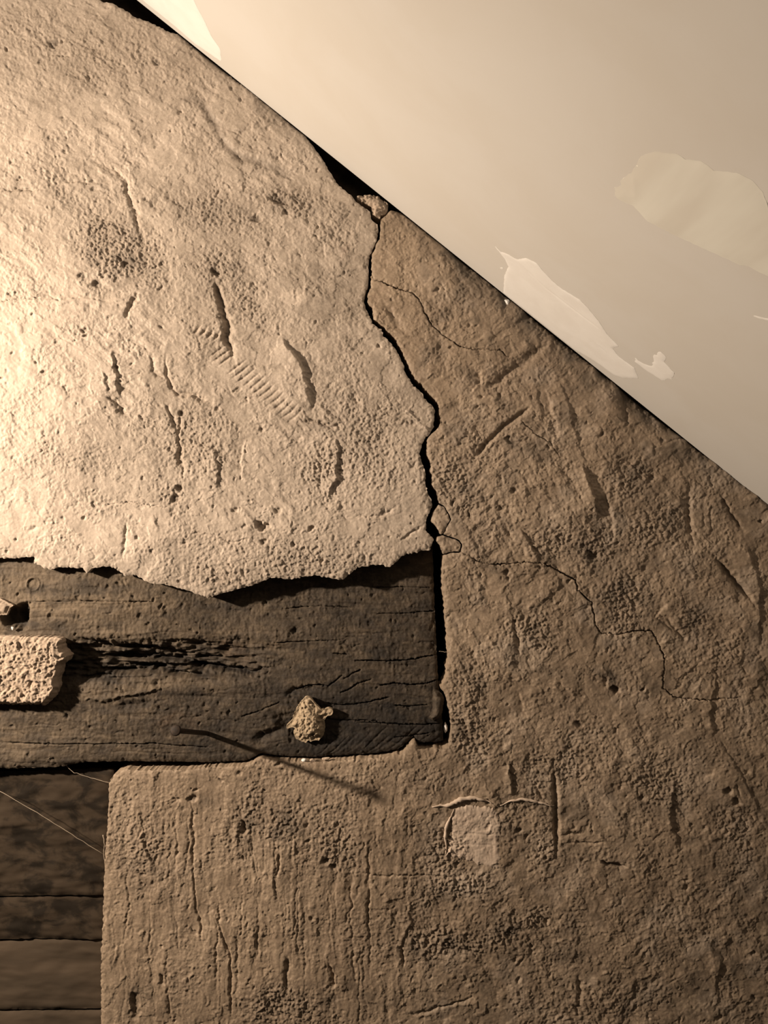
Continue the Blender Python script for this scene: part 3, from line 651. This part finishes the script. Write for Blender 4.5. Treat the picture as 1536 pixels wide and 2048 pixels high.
smear([(984.6, 486), (1002.4, 503.8), (1017.4, 509), (1033.8, 518.8), (1053, 516), (1074.8, 527), (1088.5, 544.8), (1115.9, 572), (1137, 586), (1159.6, 599.5), (1178.8, 618.6), (1197.9, 643), (1214, 667.8),
       (1225, 680), (1237.6, 692.4), (1225, 696.5), (1239, 714.3), (1269, 736), (1277, 756.7), (1247, 756.7), (1228, 750), (1189.7, 722.5), (1160, 705), (1149, 699.0), (1117, 673.5), (1076, 640.5), (1035, 607.8), (1007, 585.3), (1009, 550), (1017.4, 533.8), (1009, 517)],
      M_filler, 0.45, [([(1036, 524), (1091, 575), (1151, 621), (1206, 662)], 3.5, 0.32), ([(1192, 686), (1215, 706), (1245, 740)], 4, 0.2)], label='bright white filler stroke along the joint with the wall', seed=3)
smear([(1269, 714), (1282.7, 725), (1304.6, 733.5), (1307, 711.6), (1321, 703.4), (1332, 714), (1329, 725), (1348, 744.4), (1343, 758), (1323.7, 760.8), (1293.6, 741.6), (1271.7, 725)], M_filler, 0.3, seed=4, label='small white filler dab past the end of the stroke', jit=1.2)
smear([(1229.5, 374), (1241.6, 370.8), (1241.6, 361), (1265.6, 343.4), (1281, 312.8), (1309, 303), (1353, 308.4), (1370.6, 319.4), (1401, 321.6), (1427.5, 341), (1473.5, 345.6), (1506, 361), (1526, 385), (1540, 425), (1580, 470), (1640, 530),
       (1640, 625), (1536, 553), (1495, 531.6), (1480, 530.5), (1440.6, 512), (1386, 487.8), (1335.6, 463.8), (1294, 442), (1265.6, 411), (1239, 400), (1230.6, 391.6)],
      M_skim, 0.28, [([(1268, 350), (1270, 400)], 5, -0.08)], seed=5, soft=10, label='broad thin pale filler skim on the right')
smear([(297, 10), (346, 49), (391, 88), (441, 122), (443, 118), (440, 97.6), (424, 74), (404.6, 33), (393, 12), (370, -40), (330, -90), (250, -30)], M_filler, 0.3, seed=6, label='white filler smear at the upper end of the wall joint')
smear([(1500, 630), (1520, 634), (1545, 640), (1545, 643), (1518, 637)], M_filler, 0.4, seed=8, label='tiny white filler streak', jit=0.3)
smear([(1000, 535), (1006, 534), (1007, 538), (1001, 539)], M_filler, 0.3, seed=9, label='tiny white filler spot beside the stroke', jit=0.2)

# ------------------------------------------------------------------ timber beam
B = Canvas(axis(-900, 900, -10, 900, STEP), axis(1060, 1556, 1064, 1552, STEP), 1.0)
X, Y = B.X, B.Y
topv = np.interp(X, [-900, 200, 300, 430, 900], [-7.5, -8.5, -11, -21, -23.5])
v = np.clip((Y - 1110) / 410.0, 0, 1.05)
B.H += topv * (1 - v ** 1.2) - 6.0 * v ** 1.2
B.H += 1.5 * fbm(X / 3, Y, 130, 2, 101) + 0.8 * fbm(X / 2, Y, 45, 2, 102)
knot = np.exp(-(((X - 640) / 170) ** 2 + ((Y - 1450) / 70) ** 2))
Yw = Y + 26 * knot * np.sin((X - 560) / 120.0) + 5 * fbm(X, Y, 120, 2, 103)
B.H += 0.30 * fbm(X / 6, Yw, 18, 3, 104) + 0.12 * fbm(X / 12, Yw, 6, 1, 105) + (0.32 * fbm(X, Y / 3.5, 9, 2, 112) + 0.16 * fbm(X, Y / 5, 5, 1, 113)) * sstep(-0.2, 0.5, fbm(X, Y, 90, 2, 118))
B.H += 0.42 * fbm(X, Y, 16, 3, 106) + 0.26 * perlin(X / 5.5, Y / 5.5, 107) + 0.5 * sstep(0.15, 0.5, fbm(X, Y, 70, 3, 114)) * sstep(-.05, .3, perlin(X / 8, Y / 8, 115))
B.H -= 0.5 * sstep(0.3, 0.5, fbm(X / 14, Yw, 18, 2, 108))
# decayed hollow with layered dark fibres and shade painted in
hol = np.exp(-(((B.WX - 300) / 200) ** 4 + ((B.WY - 1326) / 38) ** 4))
B.H -= hol * (9 + 6 * sstep(-0.2, 0.3, fbm(X / 7, Y, 17, 3, 109)) + 3.5 * fbm(X / 3, Y, 9, 2, 110))
B.stain += 0.35 * hol
dk = np.exp(-(((X - 740) / 260) ** 2 + ((Y - 1470) / 75) ** 2)); B.stain += 0.55 * dk
B.stain += 0.22 * sstep(420, 760, X) * sstep(1150, 1480, Y) + 0.30 * sstep(0.05, 0.5, fbm(X / 3, Y, 60, 3, 111)) + 0.32 * sstep(0.05, 0.5, fbm(X / 1.6, Y, 30, 4, 116, 0.7))
B.pale += 0.6 * np.exp(-(((X - 100) / 260) ** 2 + ((Y - 1205) / 80) ** 2)) + 0.22 * sstep(0.1, 0.5, fbm(X / 2, Y, 44, 4, 117, 0.7)) + 0.25 * np.exp(-(((X - 20) / 260) ** 2 + ((Y - 1475) / 55) ** 2)) + 0.22 * np.exp(-(((X - 420) / 200) ** 2 + ((Y - 1262) / 60) ** 2))
for pts, w, d, st in [([(150, 1280), (230, 1296), (330, 1300), (335, 1312)], 4, 5, .6), ([(165, 1312), (260, 1318), (340, 1324), (440, 1345), (500, 1350), (560, 1334)], 6, 7, .8), ([(190, 1345), (300, 1340), (380, 1352)], 7, 6, .8),
                      ([(150, 1402), (220, 1398), (285, 1385), (340, 1372)], 4, -2.6, 0), ([(430, 1352), (470, 1352), (500, 1344)], 3, -1.4, 0), ([(230, 1415), (280, 1412), (300, 1420)], 8, 3.0, .4), ([(540, 1430), (590, 1465), (640, 1490)], 12, 4.0, .5),
                      ([(500, 1490), (540, 1475), (580, 1455)], 10, 4.0, .6), ([(580, 1262), (592, 1275)], 7, 3.2, .5), ([(562, 1394), (600, 1385), (640, 1380)], 5, 2.5, .5), ([(600, 1440), (590, 1480)], 16, 3, .5)]:
    B.groove(pts, w, d, 0.2, stain=st)
B.blob(22, 1238, 26, 20, 30, -10, stain=0.85, hard=0.35); B.blob(38, 1226, 13, 16, 0, -6, stain=0.85, hard=0.3)  # dark hole at the left, its shade painted in too
for rx, ry, rr, am in [(58, 1170, 13, 1.3), (96, 1236, 9, 0.6)]:
    w = B.win(rx - 30, rx + 30, ry - 30, ry + 30); q = np.hypot(B.X[w] - rx, B.Y[w] - ry)
    B.H[w] += am * np.exp(-((q - rr) / 1.8) ** 2) - 0.8 * np.exp(-(q / rr) ** 4)
rs2 = random.Random(3)
x0 = 596.0
for k in range(11):                                            # curved growth rings right of the knot
    x0 += rs2.uniform(9, 30); e = rs2.uniform(0.55, 1.0)
    B.groove([(x0, 1526 - k * 1.5), (x0 + 34, 1508 - k * 2), (x0 + 34 + 40 * e, 1508 - k - 42 * e), (x0 + 40 + 62 * e, 1508 - k - 66 * e)], rs2.uniform(1.2, 2.2), rs2.uniform(0.35, 1.0), 0.4, stain=0.25, warped=False)
for _ in range(260):
    x, y = rs2.uniform(-10, 880), rs2.uniform(1120, 1535); B.pit(x, y, rs2.uniform(2, 5), rs2.uniform(0.4, 1.5), stain=rs2.choice([0, .2, .4]))
for _ in range(60):
    x, y = rs2.uniform(-10, 820), rs2.uniform(1140, 1530); L = rs2.uniform(20, 110)
    B.groove([(x, y), (x + L * .5, y + rs2.gauss(0, 2)), (x + L, y + rs2.gauss(0, 3))], rs2.uniform(1.4, 2.4), rs2.uniform(0.4, 1.1), 0.3, stain=0.2)
for _ in range(170):
    x, y = rs2.uniform(-10, 880), rs2.uniform(1140, 1530); L = rs2.uniform(8, 34)
    B.groove([(x, y), (x + rs2.gauss(0, 3), y + L)], rs2.uniform(1.6, 3), rs2.choice([1, -1]) * rs2.uniform(0.3, 0.8), 0.4)
B.H -= 1.2 * np.exp(-((X - 890) / 10.0) ** 2)
bc = B.crack
for i, (pts, d) in enumerate([([(750, 1232), (800, 1232), (873, 1227)], 5), ([(709, 1327), (735, 1326.5), (753, 1328), (786, 1327), (813, 1325.5), (837, 1322), (872, 1316)], 7), ([(680, 1391), (695, 1386), (713, 1373), (742, 1364)], 6),
                 ([(685.6, 1364), (705.6, 1351), (720, 1345.6)], 5), ([(590, 1385), (610, 1377), (640, 1375), (654.6, 1378), (667, 1369), (682, 1356.5)], 6), ([(760, 1376.6), (786, 1372), (804, 1373), (822, 1375.6), (849.6, 1373), (878, 1365)], 8),
                 ([(650, 1412), (667, 1415), (687, 1416), (713, 1414), (740, 1408.5), (780, 1400)], 7), ([(789.5, 1416.7), (813, 1418.5), (857, 1415)], 6), ([(714.7, 1449.5), (753, 1450), (804, 1454), (855, 1454), (882, 1452)], 6),
                 ([(545, 1290), (600, 1288), (680, 1285)], 4), ([(665, 1312), (700, 1315)], 3), ([(480, 1438), (520, 1426), (555, 1410)], 4), ([(0, 1489), (120, 1492), (300, 1491), (420, 1500)], 4), ([(60, 1205), (150, 1204), (300, 1206)], 3),
                 ([(740, 1180), (800, 1178), (868, 1180)], 3), ([(640, 1440), (665, 1445), (760, 1447)], 4), ([(560, 1222), (640, 1216), (700, 1220)], 3), ([(790, 1480), (830, 1476), (860, 1470)], 4)]):
    bc(pts, d, 200 + i, 5, 0.5)
B.H -= 2.2 * (1 - sstep(1120, 1230, Y))
for pts in ([(160, 1392), (230, 1380), (300, 1372), (360, 1366), (440, 1372)], [(330, 1268), (420, 1262), (520, 1270)]):
    w_, d_, T_, _s = B.pdist(pts, 40); B.pale[w_] = np.maximum(B.pale[w_], 0.45 * np.exp(-(d_ / 13) ** 2))  # tan band with the hollow's lit lower lip painted in
B.stain = np.clip(B.stain, 0, 0.92); B.pale = np.clip(B.pale, 0, 0.8)
B.H = np.minimum(B.H, np.where(Y < 1200, topv - 0.8 + 4 * sstep(1130, 1200, Y), -2.0))
B.coarse *= 0
bpoly = [(-900, 1068), (867, 1068), (870, 1150), (873, 1250), (877, 1330), (879, 1372), (883, 1420), (888, 1460), (888, 1488), (870, 1490), (838, 1490), (828, 1477), (818, 1488), (806, 1497), (796, 1503.5), (765, 1509.5), (700, 1514.5), (625, 1519.5),
         (550, 1516.5), (520, 1511.5), (490, 1526), (430, 1529), (330, 1529), (250, 1527), (160, 1529), (120, 1538), (0, 1542), (-900, 1546)]
poly_b = resample(bpoly, 5, 0.5, 15)
beam = piece(B, 'timber_beam', poly_b, M_wood, -170, round_px=5, round_mm=2.5)
tag(beam, 'dark weathered timber beam with splits, bedded in the cracked plaster wall', 'beam')

# pieces stuck on the timber
def lump(name, poly, mat, base, hgt, seed, label, cat, crown=26, coarse=1.0, step=1.3, parent=None, tiltx=0.0):
    p0, p1 = poly.min(0) - 5, poly.max(0) + 5
    cv = Canvas(np.arange(p0[0], p1[0], step), np.arange(p0[1], p1[1], step), 0.5)
    cv.H += base + hgt * (0.55 + 0.0 * cv.X) + coarse * (1.0 * fbm(cv.X, cv.Y, 30, 3, seed) + 0.9 * sstep(-.1, .3, perlin(cv.X / 9, cv.Y / 9, seed + 2)) + 0.55 * sstep(-.05, .35, perlin(cv.X / 5, cv.Y / 5, seed + 4)) - 1.0 * sstep(0.0, 0.06, fbm(cv.WX, cv.WY, 40, 4, seed + 6))) + tiltx * (cv.X - poly[:, 0].mean())
    r3 = random.Random(seed)
    for _ in range(int((p1[0] - p0[0]) * (p1[1] - p0[1]) / 1100)):
        cv.pit(r3.uniform(p0[0], p1[0]), r3.uniform(p0[1], p1[1]), r3.uniform(1.8, 5), r3.uniform(0.6, 2.2) * coarse, stain=r3.choice([0, .15, .3]))
    cv.coarse += 0.35
    o = piece(cv, name, poly, mat, base - 1.0, parent, extra=lambda X, Y, d, H: base + hgt * 0.55 + (H - base - hgt * 0.55) * sstep(-1.0, 6, d) + hgt * 0.45 * sstep(0, crown, d))
    if label: tag(o, label, cat)
    return o
chunk_poly = resample([(112.5, 1273.75), (125, 1278), (128, 1296.7), (141.7, 1310), (135, 1323.7), (125, 1328), (123, 1344.6), (116.7, 1359), (117.7, 1371.7), (113.5, 1388), (102, 1401), (91.7, 1409), (41.7, 1408), (0, 1407), (-120, 1402), (-170, 1340), (-140, 1280), (0, 1272)], 3, 0.9, 31, True)
lump('plaster_chunk', chunk_poly, M_break, -7.0, 15.0, 33, 'thick pale plaster chunk stuck on the left end of the timber beam', 'plaster chunk', 7, 1.15, 1.5)
mort_poly = resample([(613, 1395), (620, 1398), (640, 1420), (647.5, 1421), (654.6, 1418), (663, 1419), (666, 1424.5), (663, 1431.6), (654.6, 1433), (648, 1441.7), (649, 1457.4), (646.7, 1471.7), (637.4, 1483), (629, 1481.8), (620, 1486), (617, 1482), (611.6, 1487.5), (603, 1484.6),
    (590, 1479), (586, 1466), (588.7, 1459), (583, 1456), (573, 1459), (572, 1453), (583, 1441.7), (588.7, 1424.5), (598.7, 1408.7), (608.8, 1397)], 2.5, 0.5, 34, True)
lump('mortar_lump', mort_poly, M_lump, -8.0, 9.0, 35, 'small star-shaped sandy mortar lump on the lower right of the beam', 'mortar lump', 22, 1.1, 1.2)
flake_poly = resample([(-40, 1190), (-5, 1198), (8, 1204), (23, 1211), (14, 1219), (9, 1230), (-8, 1232), (-40, 1236)], 3, 0.5, 36, True)
lump('plaster_scrap', flake_poly, M_break, -7.0, 5.0, 37, 'flat plaster scrap above the hole at the left edge of the beam', 'plaster scrap', 8, 0.25, 1.4, tiltx=-0.03)
spl = resample([(868, 1384), (880, 1386), (889, 1398), (889, 1412), (886, 1430), (878, 1441), (866, 1446), (859, 1440), (866, 1422), (867, 1400)], 3, 0.5, 38, True)  # brown wood scrap standing in for a cobweb film
sp = lump('brown_scrap', spl, M_wood, -12.0, 7.5, 39, None, None, 8, 0.3, 1.4, parent=beam); sp['label'] = 'loose brown scrap at the end of the beam'

# crumbs
def crumb(px, py, hmm, r, seed, label, mat, stretch=(1, 1, 1)):
    bm = bmesh.new(); bmesh.ops.create_icosphere(bm, subdivisions=2, radius=r * S)
    q = random.Random(seed); off = [q.uniform(0, 9) for _ in range(3)]
    for v_ in bm.verts:
        k = 1 + 0.28 * math.sin(v_.co.x / (r * S) * 2.7 + off[0]) * math.cos(v_.co.z / (r * S) * 2.3 + off[1]) + 0.15 * math.sin(v_.co.y / (r * S) * 4 + off[2])
        v_.co = Vector((v_.co.x * k * stretch[0], v_.co.y * k * stretch[1], v_.co.z * k * stretch[2]))
    me = bpy.data.meshes.new('plaster_crumb'); bm.to_mesh(me); bm.free()
    o = link('plaster_crumb', me, None, mat); o.location = (float(wx(px)), -hmm * 0.001, float(wz(py)))
    return tag(o, label, 'crumb')
crumb(1015, 603, -3.0, 6.5, 1, 'white filler crumb on the wall just under the ceiling edge', M_filler, (0.8, 0.6, 1.1))
crumb(607, 1522, -2.0, 4.5, 2, 'white plaster crumb on the ledge right below the mortar lump', M_filler, (1, 0.8, 0.9))
crumb(625, 1521.5, -2.0, 4.6, 3, 'rounded brown crumb beside the white crumb on the ledge', M_break, (1.3, 0.8, 0.7))
crumb(652, 1518, -2.0, 5.0, 4, 'long flat crumb on the ledge under the beam', M_break, (1.8, 0.8, 0.6))
crumb(893, 1463, -14.0, 5.5, 5, 'pale splinter of plaster in the gap at the beam end', M_filler, (0.6, 0.6, 1.7))
crumb(20, 1258, -6.0, 3.6, 6, 'bright plaster grain on top of the plaster chunk', M_filler, (0.8, 0.8, 1.1))

# nail driven into the beam, leaning towards the viewer
def tube(bm, pts, radii, n=10):
    rings = []; pts = [Vector(p) for p in pts]
    for i, p in enumerate(pts):
        d = (pts[min(i + 1, len(pts) - 1)] - pts[max(i - 1, 0)]).normalized()
        u = d.orthogonal().normalized(); w_ = d.cross(u)
        rings.append([bm.verts.new(p + (u * math.cos(2 * math.pi * k / n) + w_ * math.sin(2 * math.pi * k / n)) * radii[i]) for k in range(n)])
    for a, b in zip(rings[:-1], rings[1:]):
        for k in range(n): bm.faces.new((a[k], a[(k + 1) % n], b[(k + 1) % n], b[k]))
    bm.faces.new(rings[0][::-1]); bm.faces.new(rings[-1])
def tube_obj(name, pts, radii, mat, parent=None, n=10):
    bm = bmesh.new(); tube(bm, pts, radii, n); bmesh.ops.recalc_face_normals(bm, faces=bm.faces[:])
    me = bpy.data.meshes.new(name); bm.to_mesh(me); bm.free()
    for p in me.polygons: p.use_smooth = True
    return link(name, me, parent, mat)
nail = bpy.data.objects.new('nail', None); scene.collection.objects.link(nail)
nail.location = (float(wx(411)), 0.0095, float(wz(1472)))
tag(nail, 'rusty nail sticking out of the lower beam, casting a long thin shadow', 'nail')
tip = Vector((float(wx(393)), -0.0786, float(wz(1418)))) - nail.location
NL = tip.length; nd_ = tip.normalized(); side = Vector((0.0, 0, 0.0))
tube_obj('shank', [nd_ * -0.004, nd_ * 0.012 + side * 0.5, nd_ * 0.045 + side, nd_ * 0.07 + side * 0.5, nd_ * NL], [0.0022, 0.0024, 0.0024, 0.0024, 0.0024], M_rust, nail)
tube_obj('nail_head', [nd_ * (NL - 0.0006), nd_ * NL, nd_ * (NL + 0.0014), nd_ * (NL + 0.002)], [0.003, 0.005, 0.005, 0.004], M_rust, nail, 14)

# ------------------------------------------------------------------ putty patch on the right wall
def Hw(x, y):
    i = np.clip(np.searchsorted(W.xs, x), 1, len(W.xs) - 1); j = np.clip(np.searchsorted(W.ys, y), 1, len(W.ys) - 1)
    return W.H[j, i]

putty = resample([(908, 1618), (930, 1612), (960, 1613), (985, 1617), (996, 1626), (998, 1645), (999, 1665), (997, 1690), (1000, 1720), (994, 1738), (975, 1732), (960, 1728), (940, 1722), (922, 1716), (905, 1714), (897, 1700), (902, 1675), (905, 1645)], 3, 1.5, 41, True)
pc = Canvas(np.arange(885, 1012, 1.4), np.arange(1600, 1750, 1.4), 0.4)
pc.H += 0.6 * Hw(pc.X.ravel(), pc.Y.ravel()).reshape(pc.X.shape) + 0.4 * np.median(Hw(pc.X.ravel(), pc.Y.ravel())) + 1.3 + 0.22 * fbm(pc.X, pc.Y, 22, 3, 120) * sstep(1715, 1690, pc.Y) + 0.2 * fbm(pc.X, pc.Y / 6, 8, 2, 121) * sstep(950, 990, pc.X)
for y in (1690, 1668): pc.groove([(905, y), (950, y - 1), (996, y + 1)], 1.6, 0.35, 0.1)
pp = piece(pc, 'putty_patch', putty, M_putty, float(pc.H.min() - 4), wall, round_px=2.5, round_mm=1.0, attrs=False); pp['label'] = 'smooth pale putty patch on the brown plaster'
def ridge(pts, rad, label):
    p3 = []
    q = resample(pts, 4)
    for i, (x, y) in enumerate(q): p3.append((float(wx(x)), -0.001 * (float(Hw(x, y)) + 0.9), float(wz(y + 1.6 * float(fbm(np.array([x]), np.array([y]), 14, 2, 5)[0])))))
    n = len(p3); q5 = random.Random(int(pts[0][0])); rr = [S * rad * (0.22 + 0.78 * math.sin(math.pi * min(max((i + 0.7) / n, 0), 1)) ** 1.6) * q5.uniform(0.7, 1.3) for i in range(n)]
    o = tube_obj('putty_ridge', p3, rr, M_putty, wall, 8); o['label'] = label
ridge([(864, 1614), (880, 1611), (900, 1610), (915, 1602), (932, 1597), (952, 1596), (968, 1601), (984, 1606)], 5.0, 'curled putty ridge over the top of the patch')
ridge([(1000, 1612), (1012, 1606), (1022, 1601), (1045, 1599), (1066, 1601), (1090, 1608), (1110, 1614)], 3.2, 'thin putty ridge right of the patch')
ridge([(908, 1618), (900, 1636), (892, 1656), (890, 1676), (893, 1692), (890, 1712)], 3.2, 'curled putty ridge down the left side of the patch')
ridge([(905, 1690), (900, 1702), (890, 1712)], 2.2, 'short putty curl at the lower left of the patch')

# ------------------------------------------------------------------ recess under the beam with boards
rec = prism('wall_recess', [(-900, 1552), (196, 1552), (196, 2695), (-900, 2695)], 0.075, 0.095, M_core)
tag(rec, 'dim board-lined recess below the timber beam', kind='structure')
def xe(y): return float(np.interp(y, [1560, 1650, 1714, 1767, 1848, 1901, 2060], [216, 213, 206.5, 204.5, 202.5, 199.5, 198.5])) - 2.0
def plank(y0, y1, yf, mat, seed, amp=1.0, slope=0.0):
    cv = Canvas(np.arange(-420, 226, 3.0), np.arange(y0 - 8, y1 + 8, 3.0), 0.6)
    cv.H += amp * (2.2 * fbm(cv.X / 2, cv.Y, 60, 3, seed) + 1.0 * fbm(cv.X / 4, cv.Y, 22, 3, seed + 3))
    pl = resample([(-415, y0), (-100, y0 + slope), (xe(y0), y0 - slope), *[(xe(q_), q_) for q_ in np.linspace(y0, y1, 6)[1:-1]], (xe(y1), y1 - slope), (-100, y1 + slope * .6), (-415, y1)], 8, 0.4, seed, True)
    mp = lambda px, py, h: np.stack([wx(px), yf - h * 0.001, wz(py)], -1)
    return piece(cv, 'plank', pl, mat, -20, rec, mapper=mp, round_px=6, round_mm=2.5, attrs=False)
plank(1553, 1811, 0.018, M_plank, 131, 1.0, 3)
plank(1813, 1903, 0.021, M_plank, 141, 0.8, 2)
plank(1905, 2052, 0.024, M_plank2, 151, 0.5, 4)
plank(2055, 2300, 0.025, M_plank2, 161, 0.5, 2)

# ------------------------------------------------------------------ cobwebs
def strand(pts, rad, label, seed=0, group=None):
    q = []; r4 = random.Random(seed)
    for a, b in zip(pts[:-1], pts[1:]):
        for k in range(6): q.append([a[i] + (b[i] - a[i]) * k / 6 for i in range(3)])
    q.append(list(pts[-1]))
    p3 = [(float(wx(x + r4.gauss(0, .4))), -h * 0.001, float(wz(y + r4.gauss(0, .5)))) for x, y, h in q]
    rr = [rad * S * (0.8 + 0.5 * r4.random()) for _ in p3]
    o = tube_obj('cobweb_strand', p3, rr, M_web, None, 6)
    return tag(o, label, 'cobweb', group)
strand([(-150, 1545, -8), (-60, 1566, -6), (0, 1588, -5), (70, 1628, -4), (140, 1672, -4), (206, 1716, -6)], 0.55, 'long cobweb strand sagging across the dark recess', 1)
strand([(118, 1536, -12), (140, 1553, -11), (175, 1562, -10), (216, 1572, -8)], 0.45, 'short cobweb strand from the beam to the plaster corner', 2)
strand([(60, 1541, -9), (80, 1530, -7), (96, 1518, -5.0)], 0.35, 'faint cobweb strand slanting over the beam underside', 3)
strand([(204, 1672, -3), (208, 1690, -1.5), (206, 1706, -2), (209, 1732, -2)], 1.0, 'fuzzy cobweb clinging to the plaster edge', 4)
strand([(880, 1307, -10), (886, 1306.5, -10), (895, 1307.5, -9)], 0.4, 'tiny cobweb strand bridging the gap at the beam end', 5)
